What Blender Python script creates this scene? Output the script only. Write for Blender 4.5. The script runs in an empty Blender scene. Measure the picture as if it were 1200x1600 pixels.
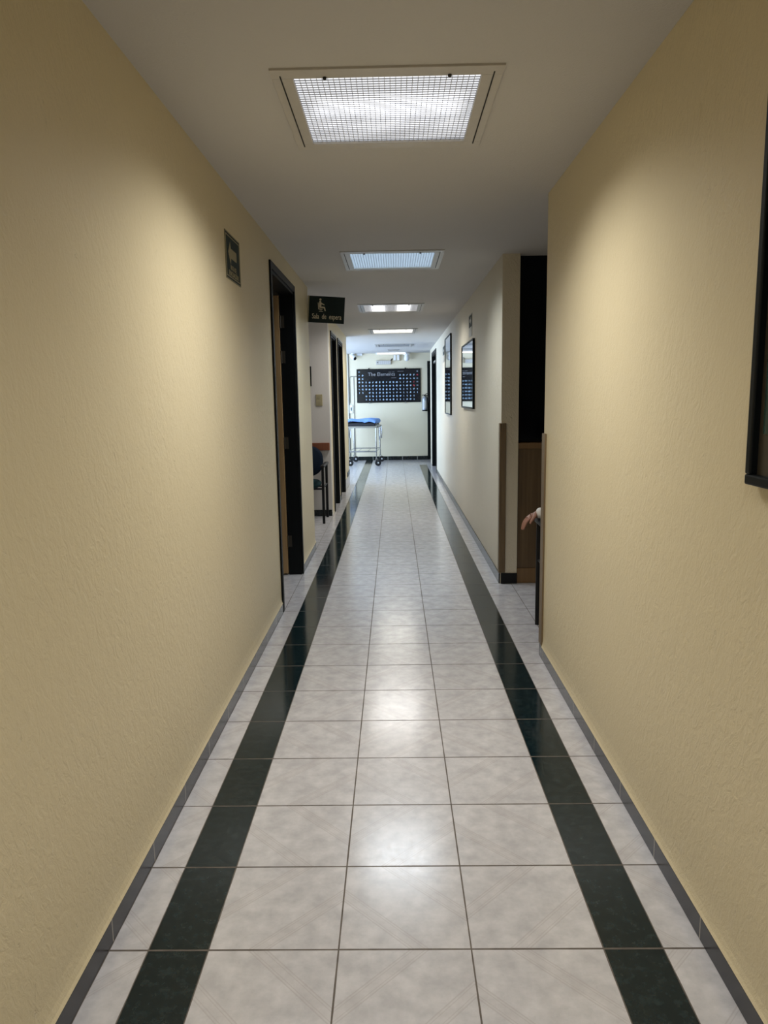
import bpy, bmesh, math, random
from mathutils import Vector, Matrix
random.seed(7)
PI = math.pi
S = bpy.context.scene
C = S.collection

# ------------------------------------------------------------------ camera
F_PX, PITCH, YAW, ROLL, EYE = 1140.0, 0.15467, -0.01626, -0.01629, 1.370
fw = Vector((math.sin(YAW)*math.cos(PITCH), math.cos(YAW)*math.cos(PITCH), -math.sin(PITCH)))
rt = Vector((math.cos(YAW), -math.sin(YAW), 0.0))
up = rt.cross(fw)
r2 = rt*math.cos(ROLL) + up*math.sin(ROLL)
u2 = up*math.cos(ROLL) - rt*math.sin(ROLL)
cam_d = bpy.data.cameras.new('camera')
cam = bpy.data.objects.new('camera', cam_d)
C.objects.link(cam)
cam.matrix_world = Matrix(((r2.x, u2.x, -fw.x, 0), (r2.y, u2.y, -fw.y, 0), (r2.z, u2.z, -fw.z, EYE), (0, 0, 0, 1)))
cam_d.sensor_fit = 'VERTICAL'
cam_d.sensor_height = 36.0
cam_d.lens = 36.0*F_PX/1600.0
cam_d.clip_start = 0.02
S.camera = cam

# ------------------------------------------------------------------ world, exposure
w = bpy.data.worlds.new('world'); S.world = w
w.use_nodes = True
w.node_tree.nodes['Background'].inputs[0].default_value = (0.55, 0.65, 0.85, 1)
w.node_tree.nodes['Background'].inputs[1].default_value = 0.02
S.view_settings.view_transform = 'Standard'
S.view_settings.look = 'None'
S.view_settings.gamma = 1.0
S.view_settings.use_curve_mapping = False
S.view_settings.exposure = 0.0

LAMP_W = 19.0           # power of one corridor troffer
LAMP_SPREAD = 139       # the louvre grid cuts the beam off towards the ceiling
def area(name, loc, rot, sx, sy, power, col, spread=180):
    l = bpy.data.lights.new(name, 'AREA'); l.shape = 'RECTANGLE'
    l.size = sx; l.size_y = sy; l.energy = power; l.color = col; l.spread = math.radians(spread)
    o = bpy.data.objects.new(name, l); o.location = loc; o.rotation_euler = rot
    C.objects.link(o); return o
# daylight through the big window of the bay at the end of the hall (left side)
area('bay_daylight', (-2.50, 14.1, 1.35), (0, -PI/2, 0), 1.9, 3.6, 165, (0.49, 0.68, 1.0))
# daylight in the waiting room
area('waiting_room_daylight', (-3.9, 7.78, 1.5), (0, -PI/2, 0), 1.2, 1.3, 5, (0.80, 0.88, 1.0))

# ------------------------------------------------------------------ materials
def srgb(r, g, b):
    f = lambda c: (c/255/12.92) if c/255 <= 0.04045 else ((c/255+0.055)/1.055)**2.4
    return (f(r), f(g), f(b), 1)
class NT:
    def __init__(s, name):
        s.m = bpy.data.materials.new(name); s.m.use_nodes = True
        s.t = s.m.node_tree; s.n = s.t.nodes; s.b = s.n['Principled BSDF']
    def link(s, a, b): s.t.links.new(a, b)
    def val(s, sock, v):
        if hasattr(v, 'links'): s.link(v, sock)
        else: sock.default_value = v
    def math(s, op, a, b=0.0, c=0.0, clamp=False):
        q = s.n.new('ShaderNodeMath'); q.operation = op; q.use_clamp = clamp
        for i, v in enumerate((a, b, c)): s.val(q.inputs[i], v)
        return q.outputs[0]
    def mix(s, f, a, b):
        q = s.n.new('ShaderNodeMix'); q.data_type = 'RGBA'
        s.val(q.inputs[0], f); s.val(q.inputs[6], a); s.val(q.inputs[7], b)
        return q.outputs[2]
    def noise(s, vec, scale, detail=3, rough=0.55, dist=0):
        q = s.n.new('ShaderNodeTexNoise'); s.link(vec, q.inputs['Vector'])
        q.inputs['Scale'].default_value = scale; q.inputs['Detail'].default_value = detail
        q.inputs['Roughness'].default_value = rough; q.inputs['Distortion'].default_value = dist
        return q.outputs[0]
    def coord(s): return s.n.new('ShaderNodeTexCoord').outputs['Object']
    def mapping(s, vec, scale=(1, 1, 1), rot=(0, 0, 0)):
        q = s.n.new('ShaderNodeMapping'); s.link(vec, q.inputs[0])
        q.inputs['Scale'].default_value = scale; q.inputs['Rotation'].default_value = rot
        return q.outputs[0]
    def ramp(s, v, a, b):
        q = s.n.new('ShaderNodeMapRange'); s.val(q.inputs[0], v)
        q.inputs[1].default_value = a; q.inputs[2].default_value = b
        return q.outputs[0]
    def bump(s, h, strength, dist):
        q = s.n.new('ShaderNodeBump'); s.val(q.inputs['Height'], h)
        q.inputs['Strength'].default_value = strength; q.inputs['Distance'].default_value = dist
        s.link(q.outputs[0], s.b.inputs['Normal'])
    def set(s, col=None, rough=None, metal=None, **k):
        if col is not None: s.val(s.b.inputs['Base Color'], col)
        if rough is not None: s.val(s.b.inputs['Roughness'], rough)
        if metal is not None: s.val(s.b.inputs['Metallic'], metal)
        for kk, v in k.items(): s.val(s.b.inputs[kk.replace('_', ' ')], v)
        return s

def plain(name, col, rough=0.5, metal=0.0, var=0.06, scale=30, **k):
    t = NT(name); c = t.noise(t.coord(), scale)
    d = tuple(v*(1-var*2) for v in col[:3])+(1,)
    t.set(t.mix(c, d, col), rough, metal, **k)
    return t.m

def stucco(name, a, b, bs=0.5):
    t = NT(name); co = t.coord()
    tilt = t.mapping(co, (1, 1, 1), (-0.42, 0.42, 0))
    strokes = t.noise(t.mapping(tilt, (1, 1, 0.26)), 46, 5, 0.65, 0.9)
    fine = t.noise(co, 150, 3)
    big = t.noise(co, 2.2, 3)
    patch = t.ramp(t.noise(co, 1.1, 2), 0.35, 0.65)
    cut = t.ramp(strokes, 0.30, 0.62)
    pits = t.ramp(t.noise(t.mapping(tilt, (1, 1, 0.40)), 30, 5, 0.7, 0.5), 0.24, 0.35)
    h = t.math('ADD', t.math('MULTIPLY', cut, t.math('ADD', t.math('MULTIPLY', patch, 0.45), 0.10)), t.math('MULTIPLY', fine, 0.30))
    h = t.math('ADD', h, t.math('MULTIPLY', pits, 0.7))
    t.bump(h, bs, 0.0065)
    col = t.mix(big, a, b)
    col = t.mix(t.math('MULTIPLY', t.math('SUBTRACT', 1.0, pits), 0.25), col, (a[0]*0.6, a[1]*0.6, a[2]*0.6, 1))
    t.set(col, 0.42, 0, Specular_IOR_Level=0.4)
    return t.m

M = {}
M['wall'] = stucco('yellow_stucco', (0.64, 0.55, 0.355, 1), (0.69, 0.595, 0.39, 1))
M['wall_right_far'] = stucco('daylit_yellow_stucco', (0.64, 0.58, 0.45, 1), (0.69, 0.625, 0.49, 1), 0.8)  # yellow stucco with the bay daylight put into its colour: paler, less saturated
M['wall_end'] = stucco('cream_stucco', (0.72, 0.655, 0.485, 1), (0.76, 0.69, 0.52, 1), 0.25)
M['wall_pale'] = stucco('pale_stucco', (0.60, 0.57, 0.53, 1), (0.64, 0.61, 0.57, 1), 0.2)
def ceil_mat():
    t = NT('ceiling_plaster'); co = t.coord()
    t.set(t.mix(t.noise(co, 1.6), (0.52, 0.505, 0.485, 1), (0.56, 0.545, 0.525, 1)), 0.75)
    t.bump(t.noise(co, 130, 4), 0.5, 0.003); return t.m
M['ceiling'] = ceil_mat()

ROW0, TS = 1.6435, 0.33
def floor_mat():
    t = NT('ceramic_floor_tiles'); co = t.coord()
    sp = t.n.new('ShaderNodeSeparateXYZ'); t.link(co, sp.inputs[0]); X, Y = sp.outputs[0], sp.outputs[1]
    lt = lambda a, b: t.math('LESS_THAN', a, b)
    gt = lambda a, b: t.math('GREATER_THAN', a, b)
    mul = lambda a, b: t.math('MULTIPLY', a, b)
    mx = lambda a, b: t.math('MAXIMUM', a, b)
    def near(v, x0, hw): return lt(t.math('ABSOLUTE', t.math('SUBTRACT', v, x0)), hw)
    ry = t.math('PINGPONG', t.math('SUBTRACT', Y, ROW0), TS/2)
    wob = mul(t.math('SUBTRACT', t.noise(co, 9, 2), 0.5), 0.0022)
    g = lt(ry, t.math('ADD', 0.0028, wob))
    for x0, hw in ((-0.7408, .0018), (-0.6406, .0014), (-0.4879, .0016), (-0.1589, .0022), (0.1749, .0022), (0.5052, .0016), (0.6539, .0014), (0.847, .002)):
        g = mx(g, near(X, x0, t.math('ADD', hw, wob)))
    g = mx(g, mul(gt(X, 0.9), lt(t.math('PINGPONG', t.math('SUBTRACT', X, 0.847), TS/2), 0.002)))
    g = mx(g, mul(lt(X, -0.9), lt(t.math('PINGPONG', t.math('ADD', X, 0.9708), TS/2), 0.002)))
    black = mx(mul(gt(X, -0.6406), lt(X, -0.4879)), mul(mul(gt(X, 0.5052), lt(X, 0.6539)), lt(Y, 15.06)))
    # printed diagonal bands of the white tile
    pu = t.math('PINGPONG', t.math('SUBTRACT', X, -0.1589), TS)
    pv = t.math('PINGPONG', t.math('SUBTRACT', Y, ROW0), TS)
    d = t.math('ABSOLUTE', t.math('SUBTRACT', t.math('ADD', pu, pv), TS))
    e = t.math('ABSOLUTE', t.math('SUBTRACT', d, 0.125))
    band = lt(e, 0.024)
    edge = mx(near(e, 0.024, 0.0022), near(e, 0.014, 0.0014))
    n1 = t.ramp(t.noise(co, 16, 5, 0.6), 0.35, 0.68)
    n2 = t.ramp(t.noise(co, 55, 3, 0.6), 0.45, 0.75)
    white = t.mix(n1, (0.415, 0.405, 0.41, 1), (0.55, 0.535, 0.535, 1))
    white = t.mix(mul(n2, 0.30), white, (0.50, 0.46, 0.47, 1))
    white = t.mix(mul(band, 0.22), white, (0.46, 0.43, 0.42, 1))
    white = t.mix(mul(edge, 0.40), white, (0.36, 0.33, 0.32, 1))
    bn = t.ramp(t.noise(co, 34, 5, 0.7), 0.45, 0.8)
    blk = t.mix(bn, (0.004, 0.0115, 0.014, 1), (0.020, 0.036, 0.039, 1))
    col = t.mix(black, white, blk)
    col = t.mix(g, col, t.mix(t.noise(co, 25, 2), (0.055, 0.046, 0.04, 1), (0.17, 0.145, 0.12, 1)))
    rn = t.noise(co, 70, 4, 0.7)
    rough = t.math('ADD', 0.09, mul(rn, 0.22))
    rough = t.math('SUBTRACT', rough, mul(black, 0.09))
    rough = t.math('ADD', rough, mul(g, 0.4))
    t.set(col, rough, 0, Specular_IOR_Level=mul(t.math('SUBTRACT', 0.78, mul(black, 0.40)), t.math('SUBTRACT', 1.0, mul(g, 0.8))))
    h = t.math('SUBTRACT', mul(t.noise(co, 150, 3, 0.7), 0.045), g)
    h = t.math('ADD', h, mul(t.noise(co, 2.4, 1), 1.6))
    t.bump(h, 0.40, 0.0015)
    return t.m
M['floor'] = floor_mat()

def base_mat(name, col, grout, off, axis='Y'):
    t = NT(name); co = t.coord()
    sp = t.n.new('ShaderNodeSeparateXYZ'); t.link(co, sp.inputs[0])
    v = sp.outputs[1] if axis == 'Y' else sp.outputs[0]
    g = t.math('LESS_THAN', t.math('PINGPONG', t.math('SUBTRACT', v, off), TS/2), 0.0028)
    n = t.noise(co, 30, 4)
    c = t.mix(n, tuple(x*0.75 for x in col[:3])+(1,), col)
    t.set(t.mix(g, c, grout), 0.22, 0, Specular_IOR_Level=0.4)
    return t.m
M['base'] = base_mat('grey_skirting_tile', (0.026, 0.028, 0.034, 1), (0.26, 0.24, 0.21, 1), ROW0+0.03)
M['base_far'] = base_mat('dark_skirting_tile', (0.010, 0.014, 0.014, 1), (0.5, 0.5, 0.45, 1), -0.159, 'X')
M['base_pale'] = base_mat('pale_skirting_tile', (0.62, 0.58, 0.55, 1), (0.30, 0.28, 0.25, 1), ROW0)

def wood(name, a, b, rough=0.45, sc=1.0):
    t = NT(name); co = t.coord()
    q = t.noise(t.mapping(co, (45*sc, 45*sc, 1.6*sc)), 1.0, 5, 0.65, 0.6)
    t.set(t.mix(t.ramp(q, 0.3, 0.7), a, b), rough); t.bump(q, 0.15, 0.001); return t.m
M['wood'] = wood('oak_laminate', (0.085, 0.052, 0.024, 1), (0.145, 0.095, 0.046, 1))
M['wood_plinth'] = wood('oak_plinth', (0.16, 0.09, 0.035, 1), (0.20, 0.118, 0.05, 1))
M['guard'] = wood('oak_corner_guard', (0.115, 0.075, 0.036, 1), (0.20, 0.14, 0.075, 1))
M['leaf'] = wood('tan_door_leaf', (0.30, 0.185, 0.08, 1), (0.40, 0.26, 0.12, 1))
M['rail'] = wood('red_brown_rail', (0.15, 0.045, 0.018, 1), (0.22, 0.07, 0.028, 1))
M['black_frame'] = plain('black_lacquer', (0.003, 0.0045, 0.005, 1), 0.45, Specular_IOR_Level=0.18)
M['black_plastic'] = plain('black_plastic', (0.006, 0.006, 0.007, 1), 0.45, Specular_IOR_Level=0.25)
M['rubber'] = plain('black_rubber', (0.012, 0.012, 0.014, 1), 0.7)
M['dark_glass'] = plain('dark_glass', (0.003, 0.004, 0.007, 1), 0.12, Specular_IOR_Level=0.15)
M['metal'] = plain('brushed_steel', (0.55, 0.56, 0.58, 1), 0.28, 1.0)
M['chrome'] = plain('chrome', (0.42, 0.44, 0.47, 1), 0.22, 1.0)
M['lamp_frame_silver'] = plain('silver_lamp_frame', (0.50, 0.49, 0.47, 1), 0.3)
M['brass'] = plain('dull_brass_hinge', (0.05, 0.042, 0.03, 1), 0.5, 0.4)
M['lamp_frame'] = plain('painted_lamp_frame', (0.55, 0.52, 0.47, 1), 0.4)
M['lamp_gap'] = plain('lamp_gap', (0.02, 0.02, 0.02, 1), 0.8)
M['lamp_grid'] = plain('lamp_grid', (0.42, 0.43, 0.46, 1), 0.4)
M['white_paint'] = plain('white_plastic', (0.80, 0.81, 0.82, 1), 0.35)
M['beige_plastic'] = plain('beige_plastic', (0.55, 0.50, 0.38, 1), 0.35)
M['ivory'] = plain('ivory_switch_plate', (0.36, 0.31, 0.18, 1), 0.35)
M['green_sign'] = plain('dark_green_sign', (0.009, 0.019, 0.019, 1), 0.5, Specular_IOR_Level=0.25)
M['green_sign2'] = plain('green_plastic_sign', (0.012, 0.024, 0.022, 1), 0.6, Specular_IOR_Level=0.2)
M['sign_print'] = plain('cream_print', (0.60, 0.54, 0.40, 1), 0.5)
M['sign_border'] = plain('sign_border', (0.34, 0.30, 0.19, 1), 0.6, Specular_IOR_Level=0.2)
M['sign_white'] = plain('white_print', (0.62, 0.62, 0.58, 1), 0.5)
M['sign_grey'] = plain('pale_sign', (0.40, 0.38, 0.32, 1), 0.4)
M['poster_black'] = plain('poster_black', (0.008, 0.010, 0.014, 1), 0.16, Specular_IOR_Level=0.5)
M['poster_text'] = plain('poster_text_grey', (0.30, 0.30, 0.31, 1), 0.5)
M['poster_cell'] = plain('poster_pale_blue', (0.42, 0.58, 0.74, 1), 0.5, var=0.25, scale=14)
M['poster_red'] = plain('poster_red', (0.45, 0.05, 0.07, 1), 0.5)
M['blue_sheet'] = plain('blue_sheet', (0.19, 0.37, 0.78, 1), 0.8)
M['teal_fabric'] = plain('teal_fabric', (0.005, 0.030, 0.036, 1), 0.85, Specular_IOR_Level=0.2)
M['navy_fabric'] = plain('navy_fabric', (0.003, 0.010, 0.022, 1), 0.85, Specular_IOR_Level=0.2)
M['mattress'] = plain('black_vinyl', (0.012, 0.015, 0.022, 1), 0.45)
M['skin'] = plain('skin', (0.34, 0.17, 0.115, 1), 0.5, Subsurface_Weight=0.08)
M['lips'] = plain('lips', (0.30, 0.11, 0.08, 1), 0.5)
M['hair'] = plain('dark_hair', (0.012, 0.009, 0.007, 1), 0.6)
M['shirt'] = plain('white_cloth', (0.72, 0.70, 0.66, 1), 0.8)
M['trousers'] = plain('dark_cloth', (0.02, 0.022, 0.03, 1), 0.85)
M['shoe'] = plain('black_leather', (0.01, 0.01, 0.01, 1), 0.35)
M['mat_board'] = plain('brown_mat_board', (0.045, 0.036, 0.024, 1), 0.5)
M['extinguisher'] = plain('extinguisher_steel', (0.42, 0.46, 0.52, 1), 0.35, 0.5)
M['cable'] = plain('grey_cable', (0.16, 0.16, 0.15, 1), 0.5)
def art_mat():
    t = NT('landscape_print'); co = t.coord()
    sp = t.n.new('ShaderNodeSeparateXYZ'); t.link(co, sp.inputs[0])
    a = t.noise(t.mapping(co, (1, 5, 2)), 5, 5, 0.6)
    c = t.mix(t.ramp(sp.outputs[2], 0.15, 0.8), (0.016, 0.040, 0.032, 1), (0.010, 0.024, 0.060, 1))
    c = t.mix(t.ramp(a, 0.45, 0.75), c, (0.05, 0.09, 0.075, 1))
    c = t.mix(t.ramp(t.noise(co, 16, 3), 0.62, 0.72), c, (0.18, 0.19, 0.09, 1))
    t.set(c, 0.12); return t.m
M['art'] = art_mat()
def mirror_mat():
    t = NT('reflective_glazing'); t.set((0.78, 0.80, 0.82, 1), 0.03, 1.0); return t.m
M['mirror'] = mirror_mat()

def panel_mat(name, kind, base, col):
    """lit diffuser: the tubes show through it"""
    t = NT(name); co = t.coord()
    sp = t.n.new('ShaderNodeSeparateXYZ'); t.link(co, sp.inputs[0]); X, Y = sp.outputs[0], sp.outputs[1]
    ab = lambda v: t.math('ABSOLUTE', v)
    if kind == 'band':
        wv = t.math('MULTIPLY', t.math('SUBTRACT', t.noise(co, 5, 2), 0.5), 0.12)
        y = t.math('ADD', Y, wv)
        s = t.math('ADD', t.math('MULTIPLY', t.ramp(ab(t.math('SUBTRACT', y, -0.02)), 0.11, 0.02), 2.2),
                   t.math('MULTIPLY', t.ramp(ab(t.math('SUBTRACT', y, 0.15)), 0.06, 0.01), 0.7))
        s = t.math('MULTIPLY', s, t.ramp(ab(X), 0.27, 0.22))
        s = t.math('ADD', s, base)
    elif kind == 'lobes':
        px = ab(t.math('SUBTRACT', ab(X), 0.14))
        s = t.math('ADD', t.math('MULTIPLY', t.ramp(ab(t.math('SUBTRACT', px, 0.0)), 0.085, 0.055), 8.0), base)
    else:
        s = t.math('ADD', base, t.math('MULTIPLY', t.ramp(t.noise(co, 6, 2), 0.3, 0.7), 0.12))
    t.set((0.6, 0.62, 0.66, 1), 0.5)
    t.val(t.b.inputs['Emission Color'], col); t.val(t.b.inputs['Emission Strength'], s)
    return t.m
M['panel_band'] = panel_mat('lit_panel_banded', 'band', 0.9, (0.93, 0.95, 1.0, 1))
M['panel_blue'] = panel_mat('lit_panel_bluish', 'flat', 3.0, (0.62, 0.83, 1.0, 1))
M['panel_lobes'] = panel_mat('lit_panel_two_lamps', 'lobes', 2.0, (1.0, 0.98, 0.94, 1))
M['panel_warm'] = panel_mat('lit_panel_warm', 'flat', 7.0, (1.0, 0.98, 0.86, 1))
M['panel_off'] = plain('unlit_panel', (0.85, 0.86, 0.86, 1), 0.35)
def emit(name, col, st):
    t = NT(name); t.set((0.8, 0.8, 0.8, 1), 0.5); t.val(t.b.inputs['Emission Color'], col); t.val(t.b.inputs['Emission Strength'], st); return t.m
M['tube'] = emit('lit_tube', (1, 0.99, 0.93, 1), 2.2)
M['sky_pane'] = emit('bright_window_pane', (0.72, 0.86, 1, 1), 2.5)

# ------------------------------------------------------------------ mesh helpers
def B(): return bmesh.new()
def box(bm, x0, x1, y0, y1, z0, z1):
    v = [bm.verts.new(p) for p in ((x0,y0,z0),(x1,y0,z0),(x1,y1,z0),(x0,y1,z0),(x0,y0,z1),(x1,y0,z1),(x1,y1,z1),(x0,y1,z1))]
    for f in ((3,2,1,0),(4,5,6,7),(0,1,5,4),(1,2,6,5),(2,3,7,6),(3,0,4,7)): bm.faces.new([v[i] for i in f])
    return bm
def tube(bm, pts, r, seg=12, closed=False):
    pts = [Vector(p) for p in pts]; n = len(pts); rings = []
    rr = r if isinstance(r, (list, tuple)) else [r]*n
    prev = None
    for i, p in enumerate(pts):
        if closed: d = (pts[(i+1) % n]-pts[i-1])
        else: d = pts[min(i+1, n-1)]-pts[max(i-1, 0)]
        d.normalize()
        a = prev - d*prev.dot(d) if prev is not None else d.orthogonal()
        if a.length < 1e-6: a = d.orthogonal()
        a.normalize(); prev = a; b = d.cross(a)
        rings.append([bm.verts.new(p + (a*math.cos(2*PI*k/seg)+b*math.sin(2*PI*k/seg))*rr[i]) for k in range(seg)])
    for i in range(n if closed else n-1):
        A, D = rings[i], rings[(i+1) % n]
        for k in range(seg): bm.faces.new((A[k], A[(k+1) % seg], D[(k+1) % seg], D[k]))
    if not closed:
        bm.faces.new(rings[0][::-1]); bm.faces.new(rings[-1])
    return bm
def lathe(bm, prof, c=(0,0,0), seg=28, axis='Z'):
    rings = []
    for r, z in prof:
        ring = []
        for k in range(seg):
            a = 2*PI*k/seg; x, y = r*math.cos(a), r*math.sin(a)
            q = {'Z': (x, y, z), 'X': (z, x, y), 'Y': (y, z, x)}[axis]
            ring.append(bm.verts.new((c[0]+q[0], c[1]+q[1], c[2]+q[2])))
        rings.append(ring)
    for A, D in zip(rings, rings[1:]):
        for k in range(seg): bm.faces.new((A[k], A[(k+1) % seg], D[(k+1) % seg], D[k]))
    bm.faces.new(rings[0][::-1]); bm.faces.new(rings[-1])
    return bm
def prism(bm, poly, d0, d1, plane='XZ'):
    """extrude a 2D outline along the remaining axis"""
    def P(a, b, d): return {'XZ': (a, d, b), 'YZ': (d, a, b), 'XY': (a, b, d)}[plane]
    A = [bm.verts.new(P(a, b, d0)) for a, b in poly]; D = [bm.verts.new(P(a, b, d1)) for a, b in poly]
    n = len(poly)
    bm.faces.new(A[::-1]); bm.faces.new(D)
    for k in range(n): bm.faces.new((A[k], A[(k+1) % n], D[(k+1) % n], D[k]))
    return bm
def obj(name, bm, mat, parent=None, smooth=False, bevel=0, sub=0, kind=None, loc=None):
    bmesh.ops.recalc_face_normals(bm, faces=bm.faces[:])
    if smooth:
        for f in bm.faces: f.smooth = True
    me = bpy.data.meshes.new(name); bm.to_mesh(me); bm.free()
    me.materials.append(mat)
    o = bpy.data.objects.new(name, me); C.objects.link(o)
    if smooth:
        try: me.set_sharp_from_angle(angle=math.radians(42))
        except Exception: pass
    if parent: o.parent = parent
    if loc: o.location = loc
    if bevel:
        b = o.modifiers.new('bevel', 'BEVEL'); b.width = bevel; b.segments = 2; b.limit_method = 'ANGLE'
    if sub:
        b = o.modifiers.new('sub', 'SUBSURF'); b.levels = sub; b.render_levels = sub
    if kind: o['kind'] = kind
    return o
def thing(name, label, cat, loc=(0,0,0), rotz=0, group=None, kind=None):
    o = bpy.data.objects.new(name, None); C.objects.link(o); o.empty_display_size = 0.1
    o.location = loc; o.rotation_euler = (0, 0, rotz)
    if kind: o['kind'] = kind
    if label: o['label'] = label
    if cat: o['category'] = cat
    if group: o['group'] = group
    return o
def tag(o, label, cat, group=None):
    o['label'] = label; o['category'] = cat
    if group: o['group'] = group
    return o
def struct(name, bm, mat, bevel=0, label=None):
    o = obj(name, bm, mat, kind='structure', bevel=bevel)
    if label: o['label'] = label
    return o
def text_bm(body, size, align='CENTER', extrude=0.0008, sx=1.0, offset=0.0):
    cu = bpy.data.curves.new('t', 'FONT'); cu.body = body; cu.size = size; cu.extrude = extrude; cu.offset = offset
    cu.align_x = align; cu.align_y = 'CENTER'; cu.resolution_u = 4
    o = bpy.data.objects.new('t', cu); C.objects.link(o)
    bpy.context.view_layer.update()
    me = bpy.data.meshes.new_from_object(o.evaluated_get(bpy.context.evaluated_depsgraph_get()))
    bm = bmesh.new(); bm.from_mesh(me)
    bpy.data.objects.remove(o); bpy.data.curves.remove(cu); bpy.data.meshes.remove(me)
    bmesh.ops.scale(bm, vec=(sx, 1, 1), verts=bm.verts)
    return bm
def orient(bm, face):
    """text lies in XY; turn it to face -Y, +X or -X"""
    m = {'-Y': Matrix.Rotation(PI/2, 3, 'X'),
         '+X': Matrix.Rotation(PI/2, 3, 'Z') @ Matrix.Rotation(PI/2, 3, 'X'),
         '-X': Matrix.Rotation(-PI/2, 3, 'Z') @ Matrix.Rotation(PI/2, 3, 'X')}[face]
    for v in bm.verts: v.co = m @ v.co
    return bm
def shift(bm, d, verts=None):
    for v in (verts or bm.verts): v.co += Vector(d)
    return bm
def join(dst, src, d=(0,0,0)):
    mp = {v: dst.verts.new(v.co+Vector(d)) for v in src.verts}
    for f in src.faces:
        try: dst.faces.new([mp[v] for v in f.verts])
        except ValueError: pass
    src.free(); return dst

# ------------------------------------------------------------------ the shell
XL, XR, ZC, YF = -0.750, 0.765, 2.343, 16.33
Y0 = -3.5
struct('floor', box(B(), -4.2, 3.2, Y0-0.2, YF+2.2, -0.12, 0), M['floor'])
struct('ceiling', box(B(), -4.2, 3.2, Y0-0.2, YF+2.2, ZC+0.10, ZC+0.2), M['ceiling']).location = (0, 0, 0)

LIGHTS = [  # centre x, y, half x, half y, panel, on, label
    (0.0, -0.05, 0.300, 0.310, 'panel_band', 1, 'square ceiling light above the camera end of the hallway, nearest of all'),
    (-0.008, 2.690, 0.300, 0.303, 'panel_band', 1, 'largest ceiling light in view, square grid panel with bright wavy band'),
    (0.0, 5.425, 0.300, 0.295, 'panel_blue', 1, 'bluish-white square ceiling light with silver frame, second from the camera'),
    (-0.022, 8.200, 0.300, 0.300, 'panel_lobes', 1, 'square ceiling light showing two bright bulbs behind the grid, by the hanging sign'),
    (-0.005, 10.99, 0.300, 0.300, 'panel_warm', 1, 'warm white square ceiling light between the second and third left doorways'),
    (0.010, 13.92, 0.300, 0.300, 'panel_off', 0, 'unlit square ceiling light in the bluish daylight near the hall end')]
# ceiling slab with a hole for every troffer
bm = B()
HF = 0.352
xs0, xs1 = -4.2, 3.2
y = Y0-0.2
for cx, cy, hx, hy, pm, on, lb in LIGHTS:
    box(bm, xs0, xs1, y, cy-HF+0.03, ZC, ZC+0.10)
    box(bm, xs0, cx-HF+0.03, cy-HF+0.03, cy+HF-0.03, ZC, ZC+0.10)
    box(bm, cx+HF-0.03, xs1, cy-HF+0.03, cy+HF-0.03, ZC, ZC+0.10)
    y = cy+HF-0.03
box(bm, xs0, xs1, y, YF+2.2, ZC, ZC+0.10)
struct('trim_1', bm, M['ceiling'], label='grey plastered ceiling soffit of the hallway')

def wall_x(name, xa, xb, y0, y1, openings, mat):
    """wall running along Y between xa..xb with door openings (y0, y1, top)"""
    bm = B(); y = y0
    for a, b, t in openings:
        box(bm, xa, xb, y, a, 0, ZC); box(bm, xa, xb, a, b, t, ZC); y = b
    box(bm, xa, xb, y, y1, 0, ZC)
    return struct(name, bm, mat)
D1 = (4.63, 5.66, 2.18); DA = (8.90, 9.62, 2.14); DB = (9.96, 10.78, 2.14); DR = (13.40, 14.75, 2.19)
wall_x('wall_left', XL-0.10, XL, Y0, 6.63, [D1], M['wall'])
wall_x('wall_left.001', XL-0.10, XL, 8.54+0.10, 11.85, [DA, DB], M['wall'])
wall_x('wall_right', XR, XR+0.14, Y0, 3.76, [], M['wall'])
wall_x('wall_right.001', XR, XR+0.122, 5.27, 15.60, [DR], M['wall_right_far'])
struct('wall_back', box(B(), -4.2, 3.2, Y0-0.2, Y0, 0, ZC), M['wall'])
struct('wall_far', box(B(), -2.75, 0.735, YF, YF+0.14, 0, ZC), M['wall_end'])
bm = B(); box(bm, 0.735, 1.60, YF, YF+0.14, 2.16, ZC); box(bm, 1.60, 2.2, YF, YF+0.14, 0, ZC)
struct('wall_far.001', bm, M['wall_end'])
# waiting room
struct('wall_waiting_back', box(B(), -4.0, XL, 8.54, 8.64, 0, ZC), M['wall_pale'])
struct('wall_waiting_side', box(B(), -4.1, -4.0, 6.4, 8.64, 0, ZC), M['wall_pale'])
struct('wall_waiting_front', box(B(), -4.0, XL-0.10, 6.49, 6.63, 0, ZC), M['wall_pale'])
# dark rooms behind the left doors
struct('wall_room_divider', box(B(), -2.6, XL-0.10, 4.05, 4.15, 0, ZC), M['wall_pale'])
struct('wall_room_outer', box(B(), -2.7, -2.6, 4.05, 6.49, 0, ZC), M['wall_pale'])
struct('wall_office_outer', box(B(), -2.7, -2.6, 8.64, 11.75, 0, ZC), M['wall_pale'])
# bay with the window at the hall end
struct('wall_bay_near', box(B(), -2.7, XL-0.10, 11.75, 11.85, 0, ZC), M['wall_end'])
bm = B(); box(bm, -2.75, -2.6, 11.85, YF, 0, 0.4); box(bm, -2.75, -2.6, 11.85, YF, 2.3, ZC)
box(bm, -2.75, -2.6, 11.85, 12.3, 0.4, 2.3); box(bm, -2.75, -2.6, 15.9, YF, 0.4, 2.3)
struct('wall_bay_side', bm, M['wall_end'])
wn = thing('window_2', None, None, (-2.68, 14.1, 0.4), kind='structure')
bm = B()
for yy in (-1.8, -0.62, 0.58, 1.76): box(bm, -0.02, 0.02, yy, yy+0.04, 0, 1.9)
box(bm, -0.02, 0.02, -1.8, 1.8, 0, 0.04); box(bm, -0.02, 0.02, -1.8, 1.8, 1.86, 1.9)
obj('window_frame', bm, M['white_paint'], wn)
obj('pane', box(B(), -0.035, -0.03, -1.8, 1.8, 0, 1.9), M['sky_pane'], wn)
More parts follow.
